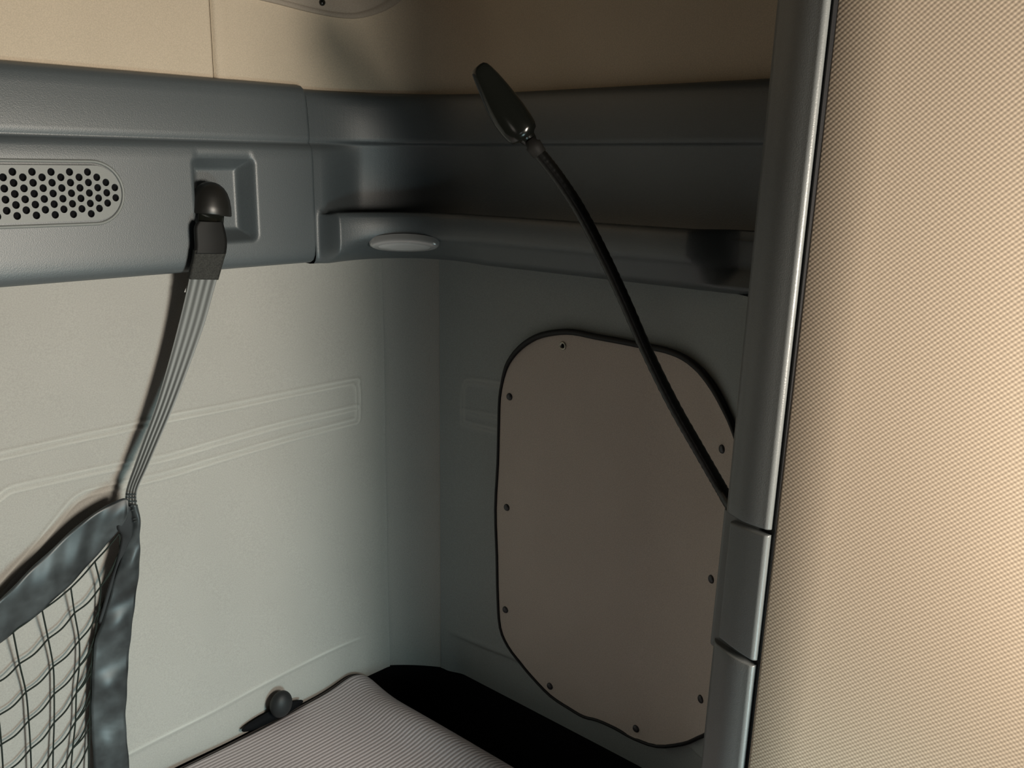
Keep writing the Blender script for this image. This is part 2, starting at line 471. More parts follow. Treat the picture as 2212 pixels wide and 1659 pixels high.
PPg = pp[K]; Zg = pz[K]
end = np.clip((S - (s_end - 0.006)) / 0.006, 0, 1)
Pf = PPg - pocket(S, Zg) * (PPg > 0.034) - 0.007 * (1 - np.sqrt(np.clip(1 - end ** 2, 0, 1))) * sstep(0.0, 0.02, PPg)
Zf = Zg - 0.006 * (1 - np.sqrt(np.clip(1 - end ** 2, 0, 1))) * ((K < 8) * 1.0) + 0.010 * (1 - np.sqrt(np.clip(1 - end ** 2, 0, 1))) * sstep(len(pp) - 12, len(pp) - 4, K)
x, y = P_UP.pos(S.ravel(), Pf.ravel())
rail = empty('rear_trim_rail', (-0.4, 0, z_bot), 'long slate-grey plastic trim rail along the back wall with speaker holes and strap hook', 'trim panel')
me = mesh('rail_body', np.stack([x, y, Zf.ravel()], 1), grid_faces(len(pp), len(sl), flip=True))
part('rail_body', me, M_PLAST, rail)

# speaker grille: perforated stadium plate
def plane_pt(s, z, p): return P_UP.pt(s, z, p)
gs1, gzm = P_UP.hit(258, 417, PB)
gz1 = P_UP.hit(60, 356, PB)[1]; gz0 = P_UP.hit(60, 480, PB)[1]
gh = (gz1 - gz0) / 2; gzm = (gz1 + gz0) / 2
gs0 = gs1 - 0.42
print('grille', gs1, gzm, gh)
def stadium(s0, s1, h, n=20):
    out = []
    for i in range(n + 1):
        a = -PI / 2 + PI * i / n; out.append((s1 - h + h * math.cos(a), h * math.sin(a)))
    for i in range(n + 1):
        a = PI / 2 + PI * i / n; out.append((s0 + h + h * math.cos(a), h * math.sin(a)))
    return out
cu = bpy.data.curves.new('grille_outline', 'CURVE'); cu.dimensions = '2D'; cu.fill_mode = 'BOTH'; cu.extrude = 0.0022
def poly(pts):
    sp = cu.splines.new('POLY'); sp.points.add(len(pts) - 1)
    for q, (a, b) in zip(sp.points, pts): q.co = (a, b, 0, 1)
    sp.use_cyclic_u = True
poly(stadium(gs0, gs1, gh))
cols_px = [245, 226.5, 208.5, 189.5]
c0 = P_UP.hit(245, 417, PB)[0]; c3 = P_UP.hit(150.5, 417, PB)[0]
dcol = (c0 - c3) / 5.0
r0 = P_UP.hit(190, 371, PB)[1]; r8 = P_UP.hit(190, 461, PB)[1]; drow = (r0 - r8) / 8
print('dcol', dcol, 'drow', drow)
nh = 0
for k in range(34):
    s = c0 - k * dcol
    if k == 0: rows = [-1, 1]
    elif k == 1: rows = [-2, 0, 2]
    elif k % 2 == 0: rows = [-3, -1, 1, 3]
    else: rows = [-4, -2, 0, 2, 4]
    if s < gs0 + gh: break
    for rr in rows:
        poly([(s + 0.0040 * math.cos(2 * PI * i / 14), rr * drow + 0.0043 * math.sin(2 * PI * i / 14)) for i in range(14)]); nh += 1
tmp = bpy.data.objects.new('grille_tmp', cu); COL.objects.link(tmp)
bpy.context.view_layer.update()
gme = bpy.data.meshes.new_from_object(tmp.evaluated_get(bpy.context.evaluated_depsgraph_get()))
bpy.data.objects.remove(tmp); bpy.data.curves.remove(cu)
gme.name = 'speaker_grille'; gme.materials.clear()
for vtx in gme.vertices:
    s, t, d = vtx.co
    vtx.co = Vector(P_UP.pt(s, gzm + t, PB + 0.0006 + 0.0022 + d))
grille = part('speaker_grille', gme, M_GRILLE, rail, smooth=False)
tag(grille, 'perforated oval speaker grille')
# dark cavity plate behind the holes and raised rim
def stad_disc(name, s0, s1, h, p, m, root):
    st = stadium(s0, s1, h)
    V = [P_UP.pt(a, gzm + b, p) for a, b in st]
    return part(name, mesh(name, V, [tuple(range(len(V)))]), m, root, smooth=False)
stad_disc('speaker_cavity', gs0 + .001, gs1 - .001, gh - .001, PB + 0.0008, M_DARK, grille)
rim = [P_UP.pt(a, gzm + b, PB + 0.0002) for a, b in stadium(gs0 - 0.0045, gs1 + 0.0045, gh + 0.0045, 26)]
tube('grille_rim', rim, 0.0020, M_GRILLE, grille, 8, True)

# ------------------------------------------------------------------ CORNER SHELF
shelf = empty('corner_shelf', (-0.05, -0.05, z_bot), 'dark slate-grey moulded corner shelf with raised lip wrapping round the corner', 'shelf')
z_lip = 1.3795
print('lip z', P_UP.hit(760, 449, 0.063), P_UP.hit(1000, 466, 0.063), P_UP.hit(1500, 497, 0.063), 'mid', P_UP.hit(960, 502, .063), P_UP.hit(1400, 535, .063), 'bot', P_UP.hit(880, 547, .03), P_UP.hit(800, 550, .03), P_UP.hit(1400, 612, .03), 'top', P_UP.hit(900, 217, .012), P_UP.hit(1400, 210, .012), P_UP.hit(740, 200, .012))
s_stop, _ = P_UP.hit(1575, 560, 0.05)
def interp_prof(f):
    """f: 0 = same section as the rail, 1 = open shelf section"""
    zt, zg, zb, zl = z_top - 0.004, z_gro, z_bot - 0.003, z_lip
    a = np.array([(0.0, zt - .002), (0.006, zt), (0.013, zt - .001), (0.018, zt - .005), (0.0205, zt - .012), (0.022, zt - .022), (0.024, zg + .03), (0.0255, zg + .010), (0.0255, zg + .005),
         (0.024, zg + .0015), (0.0235, zg), (0.0255, zg - .003), (0.029, zg - .006), (0.031, zg - .012), (0.032, zg - .022), (0.032, zg - .04), (0.032, zg - .055), (0.032, zl + .016), (0.032, zl + .010), (0.032, zl + .004),
         (0.032, zl - .0005), (0.032, zl - .003), (0.032, zl - .006), (0.032, zl - .010), (0.032, zl - .02), (0.032, zl - .03), (0.032, zb + .042), (0.032, zb + .036), (0.032, zb + .030), (0.032, zb + .024), (0.0318, zb + .018), (0.031, zb + .011), (0.029, zb + .005), (0.025, zb + .001), (0.015, zb), (0, zb + .001)])
    zm = zl - 0.034
    b = np.array([(0.0, zt - .002), (0.006, zt), (0.013, zt - .001), (0.018, zt - .005), (0.0205, zt - .012), (0.022, zt - .022), (0.022, zg + .03), (0.0215, zg + .010), (0.0210, zg + .005),
         (0.019, zg + .0015), (0.016, zg), (0.0155, zg - .003), (0.0145, zg - .006), (0.013, zg - .012), (0.010, zg - .022), (0.006, zg - .04), (0.003, zg - .06), (0.003, zl - .004), (0.006, zl - .010), (0.030, zl - .012),
         (0.048, zl - .010), (0.052, zl - .003), (0.056, zl), (0.0605, zl - .002), (0.063, zl - .008), (0.064, zl - .020), (0.0635, zm + .004), (0.062, zm - .001), (0.058, zm - .006), (0.052, zm - .012), (0.046, zb + .012), (0.041, zb + .006), (0.035, zb + .002), (0.026, zb), (0.015, zb), (0, zb + .001)])
    return a * (1 - f) + b * f, a, b
s_j = s_end - 0.001
S_ARC0 = -RC - XL; S_ARC1 = S_ARC0 + RC * PI / 2
def w_arc(s):
    t = min(max((s - S_ARC0) / (S_ARC1 - S_ARC0), 0), 1)
    return math.sin(PI * t) ** 1.6
st = np.concatenate([[s_j], s_j + np.arange(0.002, 0.16, 0.0022), np.linspace(s_j + 0.162, s_stop - 0.07, 70), np.linspace(s_stop - 0.068, s_stop, 30), [s_stop + 0.05, s_stop + 0.12]])
_, A, B = interp_prof(0)
nP = len(A); rowsP = np.zeros((nP, len(st))); rowsZ = np.zeros((nP, len(st)))
z_low_mid = z_bot + 0.03
for j, s in enumerate(st):
    fl = float(sstep(s_j + 0.002, s_j + 0.026, s))          # lip comes forward quickly
    fr = float(sstep(s_j + 0.012, s_j + 0.10, s))           # recess deepens slowly
    fe = 1 - float(sstep(s_stop - 0.05, s_stop + 0.0, s))   # lip dies into the end
    fb = float(sstep(s_j + 0.03, s_j + 0.13, s))            # underside chamfer grows
    for i in range(nP):
        if i <= 13: f = fr
        elif i <= 19: f = fr
        elif i <= 25: f = fl
        else: f = fb
        P0, Z0 = A[i]; P1, Z1 = B[i]
        if i >= 26:
            P0 = A[i][0] + (0.032 if i < 31 else 0.032 * (35 - i) / 5 * 0.9) * fl
            P0 = min(P0, 0.064)
        pv = P0 * (1 - f) + P1 * f; zv_ = Z0 * (1 - f) + Z1 * f
        if i in (20, 21): zv_ = Z0 * (1 - f) + Z1 * f
        if 20 <= i <= 29: pv = 0.012 + (pv - 0.012) * (0.25 + 0.75 * fe)
        if i >= 29: pv = pv - 0.046 * w_arc(s) * min(1.0, (i - 28) / 5.0)
        rowsP[i, j] = pv; rowsZ[i, j] = zv_
S, K = np.meshgrid(st, np.arange(nP))
x, y = P_UP.pos(S.ravel(), rowsP.ravel())
part('shelf_body', mesh('shelf_body', np.stack([x, y, rowsZ.ravel()], 1), grid_faces(nP, len(st), flip=True)), M_PLAST, shelf)

# oval courtesy light set in the underside of the lip
sl0, zl0 = P_UP.hit(873, 524, 0.058)
sla, _ = P_UP.hit(797, 524, 0.058); slb, _ = P_UP.hit(949, 526, 0.058)
hw = (slb - sla) / 2; slc = (sla + slb) / 2
def oval(name, rw, rd, h, m, root, inset=0.0, n=40, up=0.0, edge=0.004):
    """low domed oval; axes: along the rail, and out/down across the chamfer"""
    tdir = np.array([0.0, 0, 0])
    V = []; rings = [(0.0, 1.0), (0.55, 1.0), (0.85, 0.985), (1.0, 0.93)]
    rings = [(1.0, 0.0), (1.0, 0.55), (0.97, 0.82), (0.90, 1.0), (0.55, 1.03), (0.0, 1.04)]
    for (k, hh) in rings:
        for i in range(n):
            a = 2 * PI * i / n
            du = rw * k * math.cos(a); dv = rd * k * math.sin(a)
            # across axis tilts: out of the wall and slightly up; height points out-down
            p = 0.0555 + dv * 0.80 + h * hh * 0.52 + up
            z = zl0 + dv * 0.60 - h * hh * 0.85 + 0.004
            V.append(P_UP.pt(slc + du, z, p))
    return part(name, mesh(name, V, grid_faces(len(rings), n, closed_c=True)), m, root)
rl_ = tag(oval('recessed_light', hw, 0.016, 0.011, M_CHROME, shelf), 'small oval silver recessed light')
oval('light_lens', hw * 0.80, 0.011, 0.0125, M_LENS, rl_)

# ------------------------------------------------------------------ OVAL COVER on the upper wall
cov_px = [(540, -6), (600, 9), (680, 29), (730, 38), (770, 40), (805, 33), (840, 19), (872, -4), (890, -30), (895, -70), (880, -110), (830, -140), (700, -160), (560, -150), (500, -120), (480, -70), (500, -25)]
cov = [P_UP.hit(a, b, 0.006) for a, b in cov_px]
cov = catmull_closed(cov, 4)
cc = np.mean(np.array(cov), axis=0)
cover = empty('wall_cover', P_UP.pt(cc[0], cc[1], 0.006), 'grey-beige rounded cover panel at the top edge, fixed to the upper wall by a rivet', 'cover panel')
V = []; n = len(cov); rings = [(1.0, 0.003), (1.0, 0.0075), (0.975, 0.0095), (0.86, 0.0095), (0.84, 0.0082), (0.82, 0.0095), (0.6, 0.0102), (0.3, 0.0105), (0.0, 0.0105)]
for k, p in rings:
    for q in cov:
        qq = cc + (np.array(q) - cc) * k
        V.append(P_UP.pt(qq[0], qq[1], p))
part('cover_sheet', mesh('cover_sheet', V, grid_faces(len(rings), n, closed_c=True, flip=True)), M_COVER, cover)

def dome_mesh(name, c, nrm, r, h, seg=16, ring=None):
    nrm = np.array(nrm) / np.linalg.norm(nrm)
    u = np.cross(nrm, [0, 0, 1.0]); u /= np.linalg.norm(u); w = np.cross(nrm, u)
    prof = ring or [(1.0, -0.3), (1.0, 0.25), (0.9, 0.62), (0.7, 0.86), (0.4, 0.97), (0.0, 1.0)]
    V = []
    for k, hh in prof:
        for i in range(seg):
            a = 2 * PI * i / seg
            V.append(np.array(c) + u * r * k * math.cos(a) + w * r * k * math.sin(a) + nrm * h * hh)
    return mesh(name, V, grid_faces(len(prof), seg, closed_c=True))
s, z = P_UP.hit(697, 5, 0.012)
x_, y_ = P_UP.pos(s, 1.0); c = P_UP.pt(s, z, 0.0100); nrm = np.array([x_, y_, 0]) - np.array([*P_UP.pos(s, 0), 0])
part('rivet', dome_mesh('rivet', c, nrm, 0.0045, 0.004), M_GLOSS, cover)

# ------------------------------------------------------------------ ACCESS PANEL on the side wall
acc_px = [(1080, 860), (1088, 815), (1100, 782), (1125, 751), (1160, 728), (1200, 718), (1240, 717), (1290, 727), (1340, 736), (1400, 748), (1440, 756), (1480, 772), (1515, 800), (1545, 840), (1566, 880), (1582, 918),
          (1598, 980), (1606, 1100), (1600, 1300), (1585, 1450), (1560, 1545), (1530, 1582), (1508, 1594), (1475, 1607), (1420, 1612), (1370, 1595), (1330, 1573), (1292, 1556), (1262, 1548), (1232, 1531), (1190, 1503), (1150, 1462), (1125, 1432), (1098, 1396),
          (1081, 1355), (1076, 1290), (1074, 1200), (1071, 1100), (1076, 1000), (1078, 920)]
acc = [P_LO.hit(a, b, 0.004) for a, b in acc_px]
acc = np.array(catmull_closed(acc, 3))
zc_ = 0.5 * (acc[:, 1].max() + acc[:, 1].min()); sc_ = 0.5 * (acc[:, 0].max() + acc[:, 0].min())
access = empty('access_panel', P_LO.pt(sc_, zc_, 0.0), 'large brown-grey rounded access panel with black rubber edge and rivets on the side wall', 'access panel')
# board as scan-line strips so that it follows the bend of the wall
def scan_board(outline, nz, ns, pout):
    zs = np.linspace(outline[:, 1].min() + 1e-4, outline[:, 1].max() - 1e-4, nz)
    V = []
    for zz in zs:
        xs = []
        for a, b in zip(outline, np.roll(outline, -1, 0)):
            if (a[1] - zz) * (b[1] - zz) <= 0 and a[1] != b[1]:
                xs.append(a[0] + (zz - a[1]) / (b[1] - a[1]) * (b[0] - a[0]))
        s0, s1 = min(xs), max(xs)
        for k in range(ns):
            V.append(P_LO.pt(s0 + (s1 - s0) * k / (ns - 1), zz, pout))
    return V, grid_faces(nz, ns)
V, Fc = scan_board(acc, 120, 46, 0.0045)
part('board', mesh('board', V, Fc), M_ACCESS, access)
w_ = []
for i, (a, b) in enumerate(acc):
    t = i / len(acc)
    w_.append(P_LO.pt(a, b, 0.0044 + 0.0018 * float(sstep(1.12, 1.2, b))))
rad = []
for (a, b) in acc:
    rad.append(0.0026 + 0.0018 * sstep(1.12, 1.2, b))
tube('edge_gasket', w_, rad, M_GASKET, access, 8, True)
RV = [(1101, 857), (1095, 1096), (1092, 1317), (1188, 1482), (1374, 1574), (1514, 1510), (1537, 1251), (1560, 970)]
for i, (a, b) in enumerate(RV):
    s, z = P_LO.hit(a, b, 0.0045)
    x0, y0 = P_LO.pos(s, 0); x1, y1 = P_LO.pos(s, 1)
    part('rivet', dome_mesh('rivet', P_LO.pt(s, z, 0.0040), (x1 - x0, y1 - y0, 0), 0.0056, 0.0035), M_RIVET, access)
s, z = P_LO.hit(1216, 747, 0.0045)
rr = part('rivet', dome_mesh('rivet', P_LO.pt(s, z, 0.0040), (-1, 0, 0), 0.0062, 0.0022, ring=[(1.0, -0.3), (1.0, 0.6), (0.85, 1.0), (0.62, 1.0), (0.55, 0.3), (0.0, 0.1)]), M_RING, access)
tag(rr, 'pale ring-shaped rivet')
part('rivet_hole', dome_mesh('rivet_hole', P_LO.pt(s, z, 0.0042), (-1, 0, 0), 0.0034, 0.0008), M_DARK, rr)

# ------------------------------------------------------------------ MATTRESS AND BUNK
ZM = 0.605
mc = on(789, 1452, 2, ZM); mr = on(1160, 1662, 2, ZM); ml = on(378, 1662, 2, ZM)
print('mattress', mc, mr, ml)
ux = (ml - mc); ux /= np.linalg.norm(ux); uy = (mr - mc); uy /= np.linalg.norm(uy)
LX, LY = 1.15, 0.72
mattress = empty('mattress', (mc[0] - 0.5, -0.4, 0.47), 'pinkish-grey ribbed bunk mattress lying in the corner below the walls', 'mattress')
na, nb = 150, 110
ta = np.concatenate([np.linspace(0, 0.03, 12)[:-1], np.linspace(0.03, 0.55, 90)[:-1], np.linspace(0.55, LX, 40)])
tb = np.concatenate([np.linspace(0, 0.05, 16)[:-1], np.linspace(0.05, 0.40, 60)[:-1], np.linspace(0.40, LY, 25)])
V = []; UV = []
for b in tb:
    for a in ta:
        ra = min(a, LX - a); rb = min(b, LY - b)
        ea = 1 - np.clip(ra / 0.045, 0, 1); eb = 1 - np.clip(rb / 0.010, 0, 1)
        dz = -0.020 * ea ** 2.2 - 0.006 * eb ** 2
        dz += 0.010 * math.exp(-((a - 0.05) / 0.03) ** 2) * math.exp(-((b - 0.16) / 0.12) ** 2)   # soft roll of the end edge
        dz += 0.014 * math.exp(-(a / 0.05) ** 2 - (b / 0.05) ** 2)                                  # peak of the corner
        dz += 0.0015 * math.sin(a * 19 + b * 7)
        p = mc + ux * a + uy * b
        V.append((p[0], p[1], ZM + dz)); UV.append((a, b))
part('mattress_top', mesh('mattress_top', V, grid_faces(len(tb), len(ta)), UV), M_MATT, mattress)
# border: side wall of the mattress
nta, ntb = len(ta), len(tb)
ring = [(0, j) for j in range(nta)] + [(i, nta - 1) for i in range(1, ntb)] + [(ntb - 1, j) for j in range(nta - 2, -1, -1)] + [(i, 0) for i in range(ntb - 2, 0, -1)]
top = [np.array(V[i * nta + j]) for i, j in ring]
cen = np.mean(top, axis=0)
VV = []
for lev, (dz, ins) in enumerate([(0.001, 0.0), (-0.010, -0.003), (-0.05, -0.004), (-0.10, 0.0), (-0.135, 0.006)]):
    for q in top:
        d = cen - q; d[2] = 0; d /= np.linalg.norm(d)
        VV.append((q[0] + d[0] * ins, q[1] + d[1] * ins, (q[2] + dz) if lev == 0 else min(q[2] - 0.003, ZM + dz)))
part('border', mesh('border', VV, grid_faces(5, len(ring), closed_c=True)), M_MSIDE, mattress)
pip = [q + np.array([0, 0, 0.0005]) for q in top[:nta]]
tube('piping', [np.array(p) + np.array([0, 0.0015, -0.0005]) for p in pip], 0.0030, M_PIPE, mattress, 8)

bunk = tag(bm_obj('bunk_base', box_bm((-1.35, -0.80, 0.0), (-0.022, -0.022, 0.472), 0.006), M_DARK),  # black colour deepens the shade in the gap by the side wall
           'black bunk base under the ribbed mattress, seen in the gap by the side wall', 'bunk base')

# black rubber stop between wall and mattress
kc = on(606, 1520, 1, -0.012)
stop = bmesh.new(); bmesh.ops.create_uvsphere(stop, u_segments=28, v_segments=16, radius=1.0)
for v in stop.verts:
    v.co = Vector((kc[0] + v.co.x * 0.0185, -0.0135 + v.co.y * 0.0135, kc[2] + v.co.z * 0.022 - 0.002 * v.co.y))
ko = bm_obj('rubber_stop', stop, M_RUBBER)
fl = []
for i in range(36):
    a = 2 * PI * i / 36
    fl.append((kc[0] - 0.008 + 0.055 * math.cos(a), kc[2] - 0.021 + 0.0095 * math.sin(a)))
V = [np.array([a, -0.0015, b]) for a, b in fl] + [np.array([a, -0.0035, b]) for a, b in fl]
fo = part('gap_shade', mesh('gap_shade', V, grid_faces(2, 36, closed_c=True) + [tuple(range(36, 72))]), M_DARK, ko)  # flat black patch painting the shade of the gap beside the stop
tag(ko, 'round black rubber stop wedged between the back wall and the mattress edge', 'bump stop')

# ------------------------------------------------------------------ PILLAR TRIM
TL0 = at(1560, 1000, 0.82)
dang = math.radians(math.degrees(math.atan2(ray(CX, CY)[1], ray(CX, CY)[0])) + 33.2)
dv_ = np.array([math.cos(dang), math.sin(dang), 0.0])
tn = np.array([-dv_[1], dv_[0], 0.0])                    # outward (towards the room)
te = -dv_                                                # left edge -> right edge
def tp(px, py, back=0.0): return onplane(px, py, TL0 - tn * back, tn)
def lerp(a, b, t): return a + (b - a) * t
def lx(y): return 1675.5 - 0.1005 * y                    # left silhouette of the pillar in the photograph
def rx(y): return 1785.0 - 0.1112 * y
pillar = empty('pillar_trim', (*tp(1590, 1400)[:2], 0.2), 'tall grey plastic pillar trim with a bright rounded edge beside the beige woven panel', 'pillar trim')
def trim_piece(name, TLp, TRp, BLp, BRp, rl=0.016, rr=0.0042, nrow=30, back=0.0, m=M_TRIM, depth=0.03, bow=0.0025, capr=0.0015):
    TL, TR, BL, BR = [tp(*q, back) for q in (TLp, TRp, BLp, BRp)]
    V = []; rowsn = 0
    ts = np.concatenate([[0, 0.0, ], np.linspace(0, 1, nrow), [1.0, 1.0]])
    Ld = np.linalg.norm(BL - TL)
    rows_t = [(0.0, 0.02), (0.0, capr)] + [(0.15 * capr / Ld, 0.35 * capr), (capr / Ld, 0.0)] + [(t, 0.0) for t in np.linspace(0.02, 0.98, nrow)] + [(1 - capr / Ld, 0.0), (1 - 0.15 * capr / Ld, 0.35 * capr), (1.0, capr), (1.0, 0.02)]
    for t, sink in rows_t:
        L = lerp(TL, BL, t); R = lerp(TR, BR, t); L = L - (R - L) / np.linalg.norm(R - L) * rl * 0.45; w = np.linalg.norm(R - L); e = (R - L) / w
        sec = []
        sec.append(L - tn * depth)
        for i in range(9):                                # rounded left side
            a = PI / 2 * i / 8
            sec.append(L + e * rl * (1 - math.cos(a)) * 1.0 + tn * (-rl + rl * math.sin(a)))
        for i in range(1, 8):
            u = rl + (w - rl - rr) * i / 8
            sec.append(L + e * u + tn * bow * math.sin(PI * i / 8))
        for i in range(8):
            a = PI / 2 * (1 - i / 7)
            sec.append(R - e * rr + e * rr * math.cos(a) + tn * (-rr + rr * math.sin(a)))
        sec.append(R - tn * depth * 0.5)
        for q in sec: V.append(q - tn * sink)
    nc = len(sec)
    return part(name, mesh(name, V, grid_faces(len(rows_t), nc)), m, pillar)
trim_piece('upper_trim', (lx(-700), -700), (rx(-700), -712), (1566, 1108), (1657, 1147), nrow=60)
trim_piece('cover_flap', (1577, 1128), (1656, 1159), (1552, 1377), (1626, 1430), rl=0.003, nrow=20, bow=0.001)
trim_piece('lower_trim', (1539, 1386), (1623, 1441), (lx(2300), 2300), (rx(2300), 2300), nrow=40)
trim_piece('flap_frame', (1564, 1100), (1645, 1135), (1533, 1392), (1612, 1440), rl=0.006, nrow=14, back=0.007, bow=0.0)
# black seal along the bright edge, just behind it
V = []
for yy in np.linspace(-700, 2300, 40):
    a = tp(rx(yy) - 22, yy, 0.012); b = tp(rx(yy) + 17, yy, 0.006); c_ = b - tn * 0.02; d_ = a - tn * 0.02
    V += [d_, a, b, c_]
part('edge_seal', mesh('edge_seal', V, grid_faces(40, 4, closed_c=True)), M_GASKET, pillar, smooth=False)
# return of the pillar to the side wall
Ltop, Lbot = tp(lx(-700), -700), tp(lx(2300), 2300)
V = []
for t in np.linspace(0, 1, 12):
    L = lerp(Ltop, Lbot, t) - tn * 0.024 + te * 0.008
    V += [L, np.array([-0.125, L[1] + 0.015, L[2]]), np.array([-0.125, L[1] - 0.008, L[2]]), L + np.array([0.0, -0.02, 0])]
part('return_panel', mesh('return_panel', V, grid_faces(12, 4, closed_c=True)), M_TRIM, pillar, smooth=False)

# ------------------------------------------------------------------ WOVEN PANEL
fe_ = np.array([math.sin(math.radians(5)), -math.cos(math.radians(5)), 0.0])
fn = np.array([fe_[1], -fe_[0], 0.0])                    # towards the room
F0 = tp(rx(1000) + 13, 1000, 0.006)
def fp(px, py): return onplane(px, py, F0, fn)
FT, FB = fp(1806 + 0.1145 * 700, -700), fp(1613 - 0.1145 * (2300 - 1659), 2300)
LEN = 1.0
nr, nc = 40, 24
V = []; UV = []
for i in range(nr):
    e0 = lerp(FT, FB, i / (nr - 1))
    sec = [(0.0, -0.020), (0.0, -0.003), (0.001, -0.0008), (0.003, 0.0)] + [(0.003 + (LEN - .003) * k / (nc - 1), 0.0) for k in range(1, nc)] + [(LEN, -0.02)]
    for u, d in sec:
        V.append(e0 + fe_ * u + fn * d); UV.append((u + (e0 - FT) @ fe_, e0[2]))
tag(link('woven_panel', mesh('woven_panel', V, grid_faces(nr, len(sec)), UV), M_FAB), 'large beige woven fabric panel filling the right side next to the grey pillar trim', 'fabric panel')
print('panel', F0, FT, FB)

# ------------------------------------------------------------------ READING LAMP
lamp_px = [(1600, 1120, 0.965), (1577, 1088, 0.985), (1556, 1052, 1.0), (1510, 972, 1.01), (1455, 875, 1.02), (1398, 760, 1.03), (1345, 640, 1.035), (1300, 545, 1.035), (1250, 450, 1.035), (1202, 378, 1.035), (1160, 325, 1.035)]
stalk = catmull([at(*q) for q in lamp_px], 14)
endp = stalk[0]
lamp = empty('reading_lamp', endp, 'black gooseneck reading lamp rising from behind the pillar to the upper wall', 'lamp')
rad = [0.0072 + 0.0003 * math.sin(i * 2.6) for i in range(len(stalk))]
tube('gooseneck', stalk, rad, M_BLACK, lamp, 12)
# mount on the pillar's return
rp = np.array([endp[0], endp[1] - 0.06, endp[2] - 0.02])
tube('mount', [rp, (rp + endp) / 2, endp, endp + (stalk[6] - stalk[0]) * 0.3], [0.018, 0.016, 0.012, 0.009], M_BLACK, lamp, 16)
ax = at(1048, 172, 1.035) - at(1150, 312, 1.035); hl = np.linalg.norm(ax); ax /= hl
vw = ray(1100, 240); vw /= np.linalg.norm(vw)
side = np.cross(ax, vw); side /= np.linalg.norm(side); dep = np.cross(side, ax)
A0 = at(1158, 322, 1.035)
def lathe_axis(name, prof, m, root, flat=1.0, seg=24, skew=None):
    V = []
    for (t, r, off) in prof:
        for i in range(seg):
            a = 2 * PI * i / seg
            V.append(A0 + ax * t + side * (r * math.cos(a) + off) + dep * r * flat * math.sin(a))
    Fs = grid_faces(len(prof), seg, closed_c=True) + [tuple(range(seg))[::-1], tuple(range((len(prof) - 1) * seg, len(prof) * seg))]
    return part(name, mesh(name, V, Fs), m, root)
k_ = 1.035 / F * 1.05
px = lambda n: n * k_
lathe_axis('collar', [(-px(14), px(11), 0), (-px(12), px(15), 0), (px(2), px(16), 0), (px(10), px(17), 0), (px(13), px(13), 0), (px(22), px(12), 0)], mat('grey_collar', (0.035, 0.033, 0.031), 0.6, 0.3), lamp)
head = lathe_axis('lamp_head', [(px(14), px(9), px(0)), (px(18), px(14), px(0)), (px(28), px(17), px(1)), (px(31), px(21), px(2)), (px(35), px(29), px(3)), (px(45), px(33), px(3)), (px(60), px(35), px(3)), (px(85), px(35.5), px(3)), (px(110), px(33.5), px(2)), (px(135), px(30), px(0)), (px(160), px(25.5), px(-2)), (px(178), px(21.5), px(-3)), (px(188), px(18.5), px(-3)), (px(193), px(14), px(-3)), (px(195), px(7), px(-3))], M_GLOSS, lamp, flat=0.5)

# ------------------------------------------------------------------ STRAP HOOK (in the rail pocket)
PH = PB - 0.022
hx, hz = P_UP.hit(456.5, 428, 0.030)
hprof = [(-0.0205, 0.0), (-0.0205, 0.0225), (-0.0212, 0.0262), (-0.0195, 0.0272), (-0.010, 0.0264), (0.000, 0.0244), (0.008, 0.0212), (0.0140, 0.0166), (0.0180, 0.0110), (0.0200, 0.0050), (0.0204, 0.0)]
V = []
for (z, r) in hprof:
    for i in range(32):
        a = 2 * PI * i / 32
        V.append(P_UP.pt(hx + r * math.cos(a) + 0.08 * z, hz + z - 0.12 * r * math.cos(a), 0.029 + 0.022 * (r / 0.0272) * math.sin(a)))
hook = part('hook', mesh('hook', V, grid_faces(len(hprof), 32, closed_c=True)), M_HOOK, rail)
tag(hook, 'black domed strap hook')

# ------------------------------------------------------------------ SAFETY NET
YN = -0.025
def npt(px, py, y=YN): return on(px, py, 1, y)
net = empty('safety_net', npt(285, 1085), 'black bunk safety net hung by a striped grey strap from the hook', 'net')
def ribbon(name, left, right, m, n=6, across=10, wr=None, yl=None, yr=None, th=0.0014, ridges=0):
    yl = yl or [YN] * len(left); yr = yr or [YN] * len(right)
    Lp = catmull([npt(*q, y) for q, y in zip(left, yl)], n); Rp = catmull([npt(*q, y) for q, y in zip(right, yr)], n)
    V = []; UV = []; acc_ = 0
    for i, (a, b) in enumerate(zip(Lp, Rp)):
        if i: acc_ += np.linalg.norm(0.5 * (a + b) - 0.5 * (Lp[i - 1] + Rp[i - 1]))
        for k in range(across + 1):
            t = k / across
            q = a + (b - a) * t
            if wr is not None: q = q + np.array([0, -wr(acc_, t), 0])
            if ridges: q = q + np.array([0, -0.0006 * (0.5 - 0.5 * math.cos(2 * PI * ridges * t)), 0])
            V.append(q); UV.append((t, acc_))
    o = part(name, mesh(name, V, grid_faces(len(Lp), across + 1, flip=True), UV), m, net)
    md = o.modifiers.new('thickness', 'SOLIDIFY'); md.thickness = th; md.offset = 0
    return o
ribbon('buckle', [(427, 448), (427, 466), (426, 482), (425, 496)], [(481, 458), (480, 472), (479, 484), (479, 497)], M_GLOSS, across=8, th=0.006, yl=[-.034, -.038, -.041, -.043], yr=[-.034, -.038, -.041, -.043], wr=lambda l, t: 0.004 * math.sin(PI * t))
ribbon('loop', [(428, 478), (421, 490), (421, 512), (422, 530), (420, 548)], [(478, 479), (481, 490), (486, 512), (487, 530), (485, 548)], M_LOOP, across=10, th=0.006, yl=[-.0500] * 5, yr=[-.0500] * 5, wr=lambda l, t: 0.002 * math.sin(PI * t))
